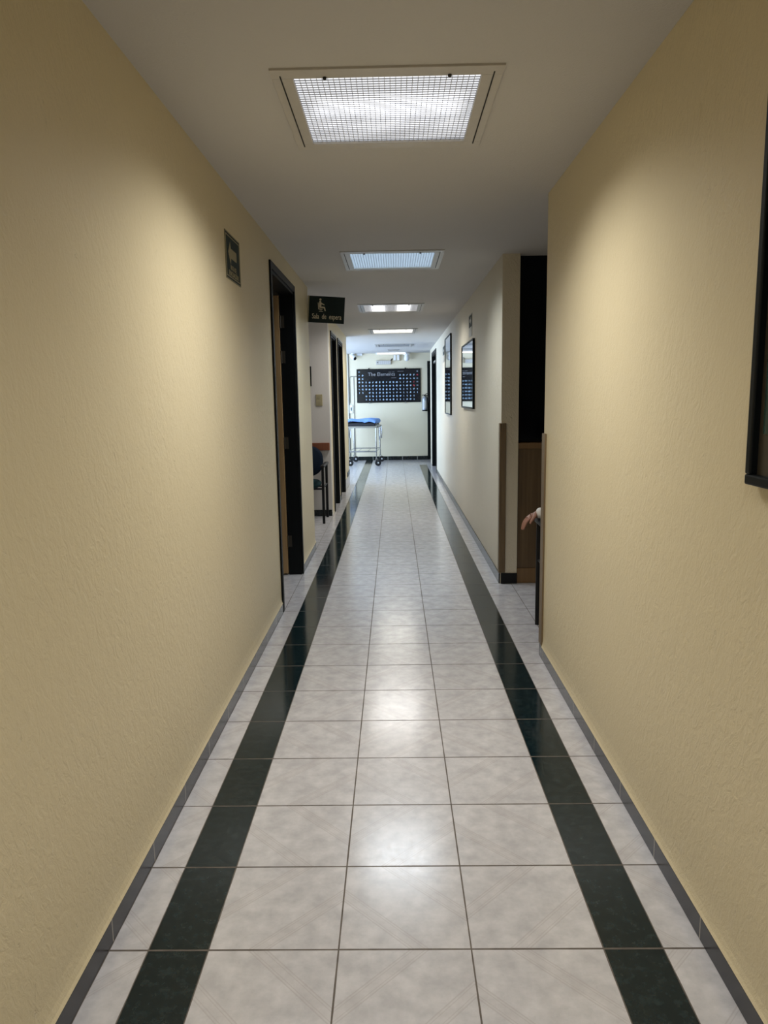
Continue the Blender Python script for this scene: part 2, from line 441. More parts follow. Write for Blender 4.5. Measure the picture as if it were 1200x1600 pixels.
# alcove on the right, recess at the right of the far end
struct('wall_alcove_outer', box(B(), 2.3, 2.4, 3.62, 6.1, 0, ZC), M['wall'])
struct('wall_alcove_near', box(B(), XR+0.14, 2.3, 3.62, 3.76, 0, ZC), M['wall'])
struct('wall_recess_outer', box(B(), 2.2, 2.3, 12.9, YF+1.6, 0, ZC), M['wall_end'])
struct('wall_recess_near', box(B(), XR+0.122, 2.2, 15.46, 15.60, 0, ZC), M['wall_end'])
struct('wall_room_right', box(B(), XR+0.122, 2.2, 12.9, 13.0, 0, ZC), M['wall_pale'])
struct('wall_store_back', box(B(), 0.5, 2.2, YF+1.5, YF+1.6, 0, ZC), M['wall_pale'])
struct('wall_store_side', box(B(), 0.5, 0.6, YF+0.14, YF+1.5, 0, ZC), M['wall_pale'])

# ------------------------------------------------------------------ skirting
def rough_base(name, x0, x1, y0, y1, h, mat):
    return struct(name, box(B(), x0, x1, y0, y1, 0, h), mat, 0.002)
bl, BH = 0.0095, 0.064
rough_base('baseboard_left', XL, XL+bl, Y0, D1[0]-0.05, BH, M['base'])
rough_base('baseboard_left.001', XL, XL+bl, D1[1]+0.05, 6.63, BH, M['base'])
rough_base('baseboard_right', XR-bl, XR, Y0, 3.755, BH, M['base'])
rough_base('baseboard_right.001', XR-bl, XR, 5.275, DR[0]-0.05, 0.075, M['base'])
rough_base('baseboard_far', -2.6, 0.735, YF-bl, YF, 0.085, M['base_far'])
rough_base('baseboard_waiting', -4.0, XL, 8.54-bl, 8.54, 0.075, M['base_far'])
rough_base('baseboard_pillar', XR+0.004, XR+0.122, 5.27-bl, 5.27, 0.08, M['black_plastic'])
rough_base('baseboard_left_end', XL, XL+bl, DB[1]+0.05, 11.85, 0.16, M['base_pale'])
rough_base('trim_2', XL-0.001, XL+bl+0.002, 11.35, 11.85, 0.23, M['base_far']).location = (0, 0, 0)
for v in bpy.data.objects['trim_2'].data.vertices:
    if v.co.z < 0.1: v.co.z = 0.16
rough_base('baseboard_left_middle', XL, XL+bl, DA[1]+0.05, DB[0]-0.05, 0.075, M['base'])

def bead(name, xw, s, y0, y1, h):
    pr = [(xw, h), (xw+s*0.0095, h), (xw+s*0.0055, h+0.010), (xw+s*0.002, h+0.028), (xw, h+0.06)]
    return struct(name, prism(B(), pr, y0, y1, 'XZ'), M['wall'])
bead('trim_4', XL, 1, Y0, D1[0]-0.05, BH); bead('trim_5', XL, 1, D1[1]+0.05, 6.63, BH); bead('trim_6', XR, -1, Y0, 3.695, BH)
# wooden chair rail in the waiting room
struct('trim_3', box(B(), -4.0, XL-0.012, 8.515, 8.54, 0.78, 0.868), M['rail'], 0.003, label='red-brown wooden chair rail on the waiting room wall')

# ------------------------------------------------------------------ doors
def door_frame(name, op, side, depth, wall_x0, cas=0.045, leaf=None):
    """side=-1: wall to the left of the hall (face at XL); +1: right"""
    y0, y1, t = op
    d = thing(name, None, None, (wall_x0, (y0+y1)/2, 0), kind='structure')
    w = (y1-y0)/2; s = side
    def bx(bm, a, b, c, e, f, g): box(bm, min(a*s, b*s), max(a*s, b*s), c, e, f, g)
    j = 0.03
    bm = B()
    bx(bm, -0.001, depth, -w, -w+j, 0, t); obj('jamb', bm, M['black_frame'], d)
    bm = B(); bx(bm, -0.001, depth, w-j, w, 0, t); obj('jamb', bm, M['black_frame'], d)
    bm = B(); bx(bm, -0.001, depth, -w+j, w-j, t-j, t); obj('door_head', bm, M['black_frame'], d)
    bm = B()
    bx(bm, -0.012, 0.0, -w-cas+0.01, -w+0.012, 0, t+cas-0.012)
    bx(bm, -0.012, 0.0, w-0.012, w+cas-0.01, 0, t+cas-0.012)
    bx(bm, -0.012, 0.0, -w+0.012, w-0.012, t-0.012, t+cas-0.012)
    obj('casing', bm, M['black_frame'], d, bevel=0.002)
    return d, w
d1, w1 = door_frame('door_1', D1, -1, 0.10, XL)
obj('door_leaf', box(B(), -0.105-0.92, -0.105, w1-0.045, w1-0.005, 0.012, 2.14), M['leaf'], d1, bevel=0.002)
bm = B(); lathe(bm, [(0.0, -0.05), (0.012, -0.05), (0.012, -0.03), (0.026, -0.02), (0.028, 0), (0.018, 0.012), (0.0, 0.014)], (-1.0, w1-0.105, 1.0), 20, 'Y'); obj('door_handle', bm, M['brass'], d1, smooth=True)
for z in (0.27, 1.04, 1.69, 1.95):
    bm = B(); box(bm, -0.096, -0.070, w1-0.034, w1-0.0295, z-0.045, z+0.045); tube(bm, [(-0.099, w1-0.036, z-0.045), (-0.099, w1-0.036, z+0.045)], 0.006, 10)
    obj('hinge', bm, M['brass'], d1)
dA, wA = door_frame('door_2', DA, -1, 0.16, XL)
obj('door_leaf', box(B(), -0.16, -0.13, -wA+0.03, wA-0.03, 0.01, DA[2]-0.03), M['black_frame'], dA)
dB, wB = door_frame('door_3', DB, -1, 0.16, XL)
obj('door_leaf', box(B(), -0.16, -0.13, -wB+0.03, wB-0.03, 0.01, DB[2]-0.03), M['black_frame'], dB)
# pale strips over the heads of the two far left doors
for dd, ww, op in ((dA, wA, DA), (dB, wB, DB)):
    obj('head_strip', box(B(), 0.0, 0.016, -ww, ww, op[2]+0.018, op[2]+0.035), M['sign_white'], dd)
dR, wR = door_frame('door_4', DR, 1, 0.122, XR, 0.06)
obj('door_leaf', box(B(), 0.085, 0.12, -wR+0.03, wR-0.03, 0.01, 2.02), M['black_frame'], dR)
obj('transom', box(B(), 0.02, 0.10, -wR+0.03, wR-0.03, 2.03, 2.07), M['metal'], dR)
bm = B(); tube(bm, [(0.04, -0.30, 0.95), (0.04, -0.30, 1.15)], 0.012, 12); tube(bm, [(0.04, -0.30, 0.97), (0.086, -0.30, 0.97)], 0.008, 8); tube(bm, [(0.04, -0.30, 1.13), (0.086, -0.30, 1.13)], 0.008, 8)
obj('door_handle', bm, M['metal'], dR)
# doorway in the far wall
dF = thing('door_5', None, None, (1.17, YF, 0), kind='structure')
for a, b in ((-0.435, -0.385), (0.385, 0.43)):
    obj('jamb', box(B(), a, b, -0.012, 0.14, 0, 2.16), M['black_frame'], dF)
obj('door_head', box(B(), -0.385, 0.385, -0.012, 0.14, 2.11, 2.16), M['black_frame'], dF)
obj('door_leaf', box(B(), -0.384, 0.384, 0.05, 0.09, 0.01, 2.10), M['black_frame'], dF)
for z in (1.18, 1.38):
    obj('notice', box(B(), -0.365, -0.28, 0.046, 0.05, z, z+0.14), M['white_paint'], dF)

# ------------------------------------------------------------------ dark glazed screen above the reception cabinet
w1o = thing('window_1', None, None, (1.59, 5.36, 1.06), kind='structure')
obj('pane', box(B(), -0.69, 0.70, 0, 0.012, 0.0, ZC-1.06), M['dark_glass'], w1o)
bm = B(); box(bm, -0.702, 0.71, -0.012, 0.024, -0.018, 0.0); box(bm, 0.0, 0.03, -0.012, 0.024, 0.0, ZC-1.06)
obj('window_frame', bm, M['black_frame'], w1o)
struct('wall_reception', box(B(), XR+0.122, 2.4, 6.0, 6.1, 0, ZC), M['black_frame'])

# ------------------------------------------------------------------ troffers
def make_light(cx, cy, hx, hy, pm, on, label, silver):
    t = thing('ceiling_light', label, 'ceiling light', (cx, cy, ZC), group='square ceiling lights along the hallway')
    fm = M['lamp_frame_silver' if silver else 'lamp_frame']
    bm = B()
    for (a, b, c, d) in ((-HF, HF, -HF, -hy+0.012), (-HF, HF, hy-0.012, HF), (-HF, -hx+0.012, -hy+0.012, hy-0.012), (hx-0.012, HF, -hy+0.012, hy-0.012)):
        box(bm, a, b, c, d, -0.007, 0.004)
    obj('frame', bm, fm, t, bevel=0.0015)
    for s in (-1, 1):                                # hairline joint in the frame
        obj('joint', box(B(), s*(hx+0.024)-0.002, s*(hx+0.024)+0.002, -hy-0.01, hy+0.01, -0.0085, -0.006), M['lamp_gap'], t)
    bm = B()                                         # housing
    k = 0.315
    box(bm, -k, k, -k, k, 0.090, 0.095)
    for s in (-1, 1):
        box(bm, s*k-0.003, s*k+0.003, -k, k, 0.004, 0.09); box(bm, -k, k, s*k-0.003, s*k+0.003, 0.004, 0.09)
    obj('housing', bm, M['white_paint'], t)
    obj('diffuser', box(B(), -hx+0.004, hx-0.004, -hy+0.004, hy-0.004, 0.012, 0.016), M[pm], t)
    bm = B(); n = 33
    for i in range(n+1):
        q = -hx+0.012+(2*hx-0.024)*i/n
        box(bm, q-0.0008, q+0.0008, -hy+0.012, hy-0.012, 0.001, 0.004)
        q2 = -hy+0.012+(2*hy-0.024)*i/n
        box(bm, -hx+0.012, hx-0.012, q2-0.0008, q2+0.0008, 0.001, 0.004)
    obj('grid', bm, M['lamp_grid'], t)
    for sx_, sy_ in ((-0.19, -1), (0.19, -1)):
        obj('latch', lathe(B(), [(0.004, 0), (0.006, 0.002), (0.006, 0.008)], (sx_, sy_*(hy-0.004), -0.014), 10), M['lamp_gap'], t)
    return t
for cx, cy, hx, hy, pm, on, lb in LIGHTS:
    make_light(cx, cy, hx, hy, pm, on, lb, cy > 4)
    if on:
        col = {'panel_blue': (0.88, 0.94, 1.0), 'panel_warm': (1.0, 0.96, 0.86)}.get(pm, (1.0, 0.985, 0.96))
        pw = {'panel_band': 1.0, 'panel_blue': 0.75, 'panel_lobes': 0.9, 'panel_warm': 0.9}[pm]
        area('troffer_lamp', (cx, cy, ZC-0.010), (0, 0, 0), 0.56, 0.56, LAMP_W*pw, col, LAMP_SPREAD if cy < 7 else 153)

# surface tube light and small ceiling items at the far end
t = thing('tube_light', 'lit slim white fluorescent batten at the hall end, above the black chart', 'tube light', (-0.05, 16.10, ZC))
obj('batten', box(B(), -0.33, 0.33, -0.03, 0.03, -0.022, 0), M['white_paint'], t, bevel=0.003)
obj('tube', tube(B(), [(-0.30, -0.045, -0.026), (0.30, -0.045, -0.026)], 0.011, 14), M['tube'], t, smooth=True)
for s in (-1, 1): obj('lamp_holder', box(B(), s*0.315-0.013, s*0.315+0.013, -0.062, -0.02, -0.045, 0), M['white_paint'], t)
t = thing('ceiling_vent', 'small silver bar fixed to the bluish ceiling between unlit panel and tube light', 'ceiling vent', (0.0, 15.22, ZC))
obj('vent_body', box(B(), -0.12, 0.12, -0.06, 0.06, -0.016, 0), M['metal'], t, bevel=0.004)
bm = B()
for i in range(5): box(bm, -0.105, 0.105, -0.045+i*0.021, -0.035+i*0.021, -0.02, -0.016)
obj('slats', bm, M['lamp_frame'], t)

# ------------------------------------------------------------------ corner guards, reception cabinet
bm = B(); box(bm, XR-0.013, XR, 5.256, 5.31, 0.086, 1.18); box(bm, XR, XR+0.034, 5.256, 5.27, 0.086, 1.18)
o = obj('corner_guard', bm, M['guard'], bevel=0.002)
tag(o, 'brown wooden strip guarding the pillar corner left of the dark wood cabinet', 'corner guard', 'wooden corner guards of the alcove')
bm = B(); box(bm, XR-0.009, XR, 3.70, 3.772, 0.066, 1.18); box(bm, XR, XR+0.03, 3.76, 3.772, 0.086, 1.18)
o = obj('corner_guard', bm, M['guard'], bevel=0.002)
tag(o, 'wooden strip on the end of the near right wall, in front of the resting hand', 'corner guard', 'wooden corner guards of the alcove')
t = thing('reception_cabinet', 'dark oak panelled counter cabinet under the black glass beside the pillar', 'cabinet', (XR+0.125, 5.28, 0))
obj('plinth', box(B(), 0, 1.40, 0, 0.5, 0, 0.112), M['wood_plinth'], t, bevel=0.002)
obj('front_panel', box(B(), 0.001, 1.40, 0.006, 0.024, 0.115, 0.992), M['wood'], t, bevel=0.001)
obj('carcass', box(B(), 0.001, 1.40, 0.026, 0.5, 0.115, 0.992), M['wood'], t)
obj('worktop', box(B(), 0, 1.40, -0.004, 0.5, 0.994, 1.036), M['wood_plinth'], t, bevel=0.003)

# ------------------------------------------------------------------ signs on the left
t = thing('evacuation_sign', 'dark green evacuation arrow sign high on the left yellow wall', 'sign', (XL, 3.562, 2.026))
obj('backing', box(B(), 0, 0.0015, -0.155, 0.155, -0.105, 0.105), M['green_sign2'], t)
bm = B()
def ring(bm, x0, x1, hy, hz, wd):
    box(bm, x0, x1, -hy, hy, hz-wd, hz); box(bm, x0, x1, -hy, hy, -hz, -hz+wd)
    box(bm, x0, x1, -hy, -hy+wd, -hz+wd, hz-wd); box(bm, x0, x1, hy-wd, hy, -hz+wd, hz-wd)
ring(bm, 0.0014, 0.003, 0.155, 0.105, 0.0035); ring(bm, 0.0014, 0.003, 0.143, 0.092, 0.004)
obj('border', bm, M['sign_border'], t)
a = [(-0.098, 0.018), (-0.055, 0.068), (-0.045, 0.040), (0.075, 0.040), (0.075, -0.004), (-0.045, -0.004), (-0.055, -0.032)]
obj('arrow', prism(B(), a, 0.0014, 0.003, 'YZ'), M['sign_border'], t)
bm = orient(text_bm('RUTA DE', 0.030), '+X'); shift(bm, (0.0022, 0.0, -0.046))
join(bm, orient(text_bm('EVACUACIÓN', 0.032), '+X'), (0.0022, 0, -0.074))
obj('lettering', bm, M['sign_border'], t)

# projecting waiting-room sign
sg = thing('hanging_sign', 'dark green sign with seated figure projecting from the left wall corner', 'sign', (XL, 6.60, 2.0))
sg.rotation_euler = (0, math.radians(4.2), math.radians(0))
sg.location = (XL+0.008, 6.585, 2.155)
W_, H_ = 0.318, 0.226
obj('board', box(B(), 0, W_, -0.004, 0.004, -H_/2, H_/2), M['green_sign'], sg, bevel=0.001)
obj('bracket', box(B(), -0.006, 0.006, -0.012, 0.012, -H_/2, H_/2), M['sign_border'], sg)
bm = orient(text_bm('Sala  de  espera', 0.062, sx=0.665, offset=0.0006), '-Y'); shift(bm, (W_/2+0.006, -0.0046, -0.060))
obj('lettering', bm, M['sign_print'], sg)
bm = B(); fy0, fy1 = -0.0056, -0.004; ox, oz = 0.085, -0.02
def pic(poly): prism(bm, [(ox+a_*0.00125, oz+0.002+b_*0.00122) for a_, b_ in poly], fy0, fy1, 'XZ')
pic([(15+7.5*math.cos(k*PI/6), 84+7.5*math.sin(k*PI/6)) for k in range(12)])
pic([(8, 74), (20, 74), (24, 52), (44, 46), (46, 52), (28, 58), (24, 66), (22, 40), (44, 38), (52, 8), (46, 8), (40, 28), (14, 30), (8, 34)][:2] + [(22, 62), (42, 52), (46, 47), (42, 45), (24, 52), (22, 36), (48, 34), (56, 6), (48, 6), (42, 24), (10, 26), (7, 40)])
pic([(-2, 62), (2, 62), (6, 26), (10, 20), (34, 18), (34, 14), (6, 14), (2, 20)])
pic([(20, 14), (24, 14), (24, 4), (20, 4)]); pic([(8, 4), (36, 4), (36, 0), (8, 0)])
obj('seated_figure_symbol', bm, M['sign_print'], sg)

# ------------------------------------------------------------------ right wall: pictures and small signs
def wall_picture(name, label, yc, z0, z1, wy, th, glass, cat='picture', extra=None):
    t = thing(name, label, cat, (XR, yc, z0))
    H = z1-z0; f = 0.016
    bm = B()
    box(bm, -th, 0, -wy, wy, 0, f); box(bm, -th, 0, -wy, wy, H-f, H)
    box(bm, -th, 0, -wy, -wy+f, f, H-f); box(bm, -th, 0, wy-f, wy, f, H-f)
    obj('frame', bm, M['black_frame'], t, bevel=0.0015)
    obj('glazing', box(B(), -th+0.006, -0.002, -wy+f, wy-f, f, H-f), glass, t)
    return t
pA = wall_picture('framed_picture', 'shiny glazed picture in thin black frame, nearer of two past the alcove', 7.60, 1.255, 1.914, 0.58, 0.022, M['mirror'])
pB = wall_picture('framed_picture', 'tall shiny glazed picture in black frame, farther of two, before the right door', 10.33, 1.133, 2.20, 0.52, 0.022, M['mirror'])
pC = thing('framed_picture', 'large black-framed dark landscape print on the near right wall, cut by the edge', 'picture', (XR, 1.07, 1.178))
f = 0.022; H = 0.80; wy = 0.48
bm = B(); th = 0.026
box(bm, -th, 0, -wy, wy, 0, f); box(bm, -th, 0, -wy, wy, H-f, H); box(bm, -th, 0, -wy, -wy+f, f, H-f); box(bm, -th, 0, wy-f, wy, f, H-f)
obj('frame', bm, M['black_frame'], pC, bevel=0.004)
obj('mat_board', box(B(), -0.010, -0.001, -wy+f, wy-f, f, H-f), M['mat_board'], pC)
obj('print', box(B(), -0.012, -0.0102, -wy+f, wy-f-0.018, f+0.085, H-f-0.02), M['art'], pC)

def small_sign(yc, zc, hy, hz, label):
    t = thing('wall_sign', label, 'sign', (XR, yc, zc), group='small safety signs on the right wall')
    obj('backing', box(B(), -0.003, 0, -hy, hy, -hz, hz), M['sign_grey'], t)
    obj('field', box(B(), -0.0042, -0.003, -hy+0.012, hy-0.012, -hz*0.15, hz-0.012), M['green_sign2'], t)
    z_ = hz*0.42
    obj('symbol', prism(B(), [(-0.07, z_), (-0.03, z_+0.035), (-0.03, z_+0.015), (0.06, z_+0.015), (0.06, z_-0.015), (-0.03, z_-0.015), (-0.03, z_-0.035)], -0.0054, -0.004, 'YZ'), M['sign_white'], t)
small_sign(7.41, 2.065, 0.15, 0.108, 'small green arrow sign high on the right wall above the nearer shiny picture')
small_sign(11.35, 2.02, 0.19, 0.120, 'small green arrow sign on the right wall just before the black door')

# ------------------------------------------------------------------ far wall: chart of the elements
ch = thing('framed_chart', 'wide black framed chart titled The Elements on the far wall', 'poster', (-0.117, YF, 1.641))
hw, hh = 0.702, 0.366
obj('board', box(B(), -hw+0.015, hw-0.015, -0.014, -0.001, -hh+0.015, hh-0.015), M['poster_black'], ch)
bm = B()
box(bm, -hw, hw, -0.022, -0.001, hh-0.018, hh); box(bm, -hw, hw, -0.022, -0.001, -hh, -hh+0.018)
box(bm, -hw, -hw+0.018, -0.022, -0.001, -hh+0.018, hh-0.018); box(bm, hw-0.018, hw, -0.022, -0.001, -hh+0.018, hh-0.018)
obj('frame', bm, M['black_frame'], ch)
for sx_ in (-0.43, 0.37):
    for sz in (-1, 1):
        obj('clip', box(B(), sx_-0.012, sx_+0.012, -0.024, -0.001, sz*(hh+0.006)-0.014, sz*(hh+0.006)+0.014), M['metal'] if sz < 0 else M['black_frame'], ch)
bm = orient(text_bm('The Elements', 0.108), '-Y'); shift(bm, (-0.155, -0.0148, hh-0.118))
obj('title_lettering', bm, M['poster_text'], ch)
cols_, x_l, x_r = 18, -hw+0.055, hw-0.07
cw = (x_r-x_l)/17
def rowz(r): return hh-0.062-r*0.0755
layout = {0: [0, 17], 1: [0, 1]+list(range(12, 18)), 2: [0, 1]+list(range(12, 18)), 3: list(range(18)), 4: list(range(18)),
          5: list(range(18)), 6: [0, 1]+list(range(3, 18)), 7: list(range(2, 17)), 8: list(range(2, 17))}
bm = B(); red = B()
for r, cs in layout.items():
    for c in cs:
        x, z = x_l+c*cw, rowz(r)
        k = random.random(); s = 0.021
        if (r, c) in ((1, 17), (3, 16), (4, 16)):
            dst = red
        else: dst = bm
        if r == 0 or (c == 17 and r in (2, 3, 4)):
            for q in (-1, 1): prism(dst, [(x+q*0.010-0.004, z-0.014), (x+q*0.010+0.004, z-0.014), (x+q*0.010+0.004, z+0.014), (x+q*0.010-0.004, z+0.014)], -0.0158, -0.0142)
            continue
        if k < 0.45: n = 9; rad = [s*random.uniform(0.65, 1.1) for _ in range(n)]; sxx = 1.0
        elif k < 0.75: n = 5; rad = [s*random.uniform(0.6, 1.25) for _ in range(n)]; sxx = random.uniform(0.6, 1.1)
        else: n = 6; rad = [s*random.uniform(0.9, 1.2) for _ in range(n)]; sxx = random.uniform(0.3, 0.5)
        ph = random.uniform(0, 3)
        an = random.uniform(-0.9, 0.9) if r < 6 else random.uniform(-0.2, 0.2)
        P = []
        for i in range(n):
            a_, b_ = rad[i]*sxx*math.cos(2*PI*i/n+ph), rad[i]*math.sin(2*PI*i/n+ph)
            P.append((x+a_*math.cos(an)-b_*math.sin(an), z+a_*math.sin(an)+b_*math.cos(an)))
        prism(dst, P, -0.0158, -0.0142)
obj('element_pictures', bm, M['poster_cell'], ch)
obj('red_element_pictures', red, M['poster_red'], ch)
bm = B()
for a, b, z in ((0.0, 0.06, 0.29), (0.08, 0.13, 0.292), (0.2, 0.33, 0.305), (0.06, 0.17, 0.165), (-0.02, 0.03, 0.25)):
    box(bm, a, b, -0.0156, -0.0142, z, z+0.006)
obj('small_print', bm, M['poster_text'], ch)

# fire extinguisher
fe = thing('fire_extinguisher', 'silver fire extinguisher with black valve hung right of the black chart', 'fire extinguisher', (0.672, YF-0.085, 1.085))
obj('cylinder', lathe(B(), [(0.045, 0), (0.053, 0.008), (0.055, 0.02), (0.055, 0.235), (0.051, 0.262), (0.040, 0.285), (0.022, 0.30), (0.018, 0.315)], seg=24), M['extinguisher'], fe, smooth=True)
obj('base_ring', lathe(B(), [(0.054, -0.008), (0.057, -0.004), (0.057, 0.018), (0.054, 0.02)], seg=24), M['black_plastic'], fe, smooth=True)
bm = B()
for i in range(9):
    a0, a1 = -PI/2-0.75+i*1.5/9, -PI/2-0.75+(i+1)*1.5/9
    v = [bm.verts.new((0.0562*math.cos(q), 0.0562*math.sin(q), z)) for q, z in ((a0, 0.06), (a1, 0.06), (a1, 0.22), (a0, 0.22))]
    bm.faces.new(v)
obj('label_sheet', bm, M['sign_white'], fe)
bm = B(); box(bm, -0.015, 0.015, -0.015, 0.015, 0.31, 0.345); tube(bm, [(0, 0, 0.345), (0.02, 0, 0.36), (0.085, -0.01, 0.385)], 0.007, 8); tube(bm, [(0, 0, 0.335), (-0.04, 0, 0.345), (-0.055, 0, 0.33)], 0.007, 8)
obj('valve_handle', bm, M['black_plastic'], fe)
obj('hose', tube(B(), [(0.015, -0.005, 0.33), (0.06, -0.01, 0.335), (0.088, -0.012, 0.29), (0.086, -0.012, 0.22), (0.078, -0.01, 0.18)], 0.010, 10), M['rubber'], fe, smooth=True)
obj('wall_bracket', box(B(), -0.012, 0.012, 0.055, 0.085, 0.15, 0.33), M['black_plastic'], fe)

# security camera + its junction box
sc = thing('security_camera', 'white bullet security camera with black lens in the far left ceiling corner', 'camera', (-0.885, YF-0.07, ZC))
obj('mount', lathe(B(), [(0.045, -0.014), (0.05, -0.008), (0.05, 0)], seg=24), M['white_paint'], sc, smooth=True)
bm = B(); tube(bm, [(-0.055, 0.02, -0.02), (-0.03, 0.0, -0.05), (0.01, -0.04, -0.085), (0.045, -0.075, -0.11)], [0.03, 0.045, 0.05, 0.046], 20)
obj('housing', bm, M['white_paint'], sc, smooth=True)
bm = B(); tube(bm, [(0.043, -0.073, -0.109), (0.052, -0.082, -0.1155)], 0.034, 18); obj('lens', bm, M['black_plastic'], sc)
o = obj('junction_box', shift(box(B(), -0.06, 0.06, -0.07, 0, -0.045, 0), (0, 0, 0)), M['white_paint'], bevel=0.004, loc=(-0.745, YF, ZC))
tag(o, 'small white junction box under the ceiling right of the security camera', 'junction box')

# emergency light tray, beige box, white dome
t = thing('emergency_light', 'slim silver louvred emergency lamp above the black chart', 'emergency light', (-0.22, YF, 2.10))
obj('body', box(B(), -0.165, 0.16, -0.05, 0, 0.0, 0.085), M['lamp_frame'], t, bevel=0.006)
bm = B()
for i in range(13): box(bm, -0.10+i*0.02, -0.094+i*0.02, -0.056, -0.05, 0.012, 0.074)
obj('louvre', bm, M['panel_off'], t)
obj('test_button', lathe(B(), [(0.014, -0.056), (0.014, -0.05)], (-0.132, 0, 0.044), 14, 'Y'), M['cable'], t)
obj('plug_lead', tube(B(), [(0.15, -0.03, 0.085), (0.175, -0.02, 0.10), (0.19, -0.015, 0.13)], 0.009, 8), M['black_plastic'], t)
t = thing('wall_speaker', 'beige twin-panel box under the ceiling between emergency lamp and white dome', 'box', (0.065, YF, 2.175))
obj('case', box(B(), -0.075, 0.075, -0.06, 0, 0, 0.135), M['beige_plastic'], t, bevel=0.006)
for s in (-1, 1): obj('cover', box(B(), s*0.037-0.022, s*0.037+0.022, -0.068, -0.058, 0.012, 0.125), M['white_paint'], t, bevel=0.01)
t = thing('alarm_dome', 'white rounded dome fitting hanging from the ceiling above the chart right end', 'alarm', (0.285, YF-0.12, ZC))
obj('base', lathe(B(), [(0.055, -0.055), (0.068, -0.045), (0.07, 0)], seg=26), M['white_paint'], t, smooth=True)
obj('dome', lathe(B(), [(0.004, -0.185), (0.03, -0.178), (0.05, -0.158), (0.060, -0.125), (0.055, -0.09), (0.045, -0.062), (0.05, -0.054)], seg=26), M['white_paint'], t, smooth=True)

# conduits and switch at the far left
o = obj('conduit', tube(B(), [(-0.885, YF-0.007, 0.10), (-0.885, YF-0.007, 1.84)], 0.006, 8), M['cable'])
tag(o, 'thin grey vertical cable on the far wall left of the chart', 'cable')
o = obj('conduit', tube(B(), [(-0.82, YF-0.007, 1.853), (-0.945, YF-0.007, 1.853), (-0.965, YF-0.007, 1.84), (-0.972, YF-0.007, 1.81), (-0.972, YF-0.007, 1.28)], 0.005, 8), M['cable'])
tag(o, 'thin grey cable running left from the chart and bending down to the switch', 'cable')
o = obj('conduit', tube(B(), [(-1.00, YF-0.012, 0.09), (-1.00, YF-0.012, 2.34)], 0.012, 8), M['cable'])
tag(o, 'dark vertical pipe from floor to ceiling at the far left corner', 'pipe')
t = thing('light_switch', 'white wall switch on the far wall above the blue trolley', 'switch', (-0.955, YF, 1.05))
obj('plate', box(B(), -0.038, 0.038, -0.018, 0, 0, 0.19), M['white_paint'], t, bevel=0.004)
obj('rocker', box(B(), -0.014, 0.014, -0.024, -0.018, 0.06, 0.13), M['cable'], t, bevel=0.002)

# ------------------------------------------------------------------ hospital trolley
g = thing('stretcher_trolley', 'chrome hospital trolley on black wheels with a blue sheet, by the far wall', 'trolley', (-0.662, 14.95, 0), math.radians(-3.2))
hx, L = 0.305, 1.02
bm = B()
def frame_rect(bm, x, y0, y1, z, r):
    tube(bm, [(-x, y0, z), (x, y0, z), (x, y1, z), (-x, y1, z)], r, 10, closed=True)
box(bm, -hx-0.01, hx+0.01, -0.01, 0.012, 0.775, 0.815); box(bm, -hx-0.01, hx+0.01, L-0.012, L+0.01, 0.775, 0.815)
box(bm, -hx-0.012, -hx+0.01, 0.012, L-0.012, 0.775, 0.815); box(bm, hx-0.01, hx+0.012, 0.012, L-0.012, 0.775, 0.815)
obj('top_frame', bm, M['chrome'], g, bevel=0.004)
bm = B(); box(bm, -hx-0.018, hx-0.03, -0.04, L+0.02, 0.816, 0.885); obj('mattress', bm, M['mattress'], g, bevel=0.018)
bm = B(); nx, ny = 22, 20
grid_ = {}
for i in range(nx+1):
    for j in range(ny+1):
        u = i/nx; v = j/ny
        x = -hx-0.035+u*(2*hx+0.015); yv = -0.065+v*(L+0.09)
        z = 0.925+0.008*math.sin(u*9+v*3)+0.006*math.sin(v*11+u*4)
        if u > 0.6: z += 0.010*math.sin((u-0.6)*8)
        grid_[i, j] = bm.verts.new((x, yv, z))
for i in range(nx):
    for j in range(ny): bm.faces.new((grid_[i, j], grid_[i+1, j], grid_[i+1, j+1], grid_[i, j+1]))
def hang(i, j, side):
    v = grid_[i, j].co; u = i/nx
    if side == 'f': drop = 0.022 if 0.12 < u < 0.62 else 0.050+0.012*math.sin(u*14)
    elif side == 'l': drop = 0.10
    else: drop = 0.06
    o_ = {'f': (0, -0.008, 0), 'l': (-0.008, 0, 0), 'r': (0.006, 0, 0), 'b': (0, 0.008, 0)}[side]
    return Vector((v.x+o_[0], v.y+o_[1], v.z-drop))
for side, ids in (('f', [(i, 0) for i in range(nx+1)]), ('b', [(i, ny) for i in range(nx+1)]), ('l', [(0, j) for j in range(ny+1)]), ('r', [(nx, j) for j in range(ny+1)])):
    lo = [bm.verts.new(hang(i, j, side)) for i, j in ids]
    for k in range(len(ids)-1): bm.faces.new((grid_[ids[k]], grid_[ids[k+1]], lo[k+1], lo[k]))
sh = obj('blue_sheet', bm, M['blue_sheet'], g, smooth=True)
so = sh.modifiers.new('thick', 'SOLIDIFY'); so.thickness = 0.02; so.offset = 1
sb = sh.modifiers.new('sub', 'SUBSURF'); sb.levels = 1; sb.render_levels = 1
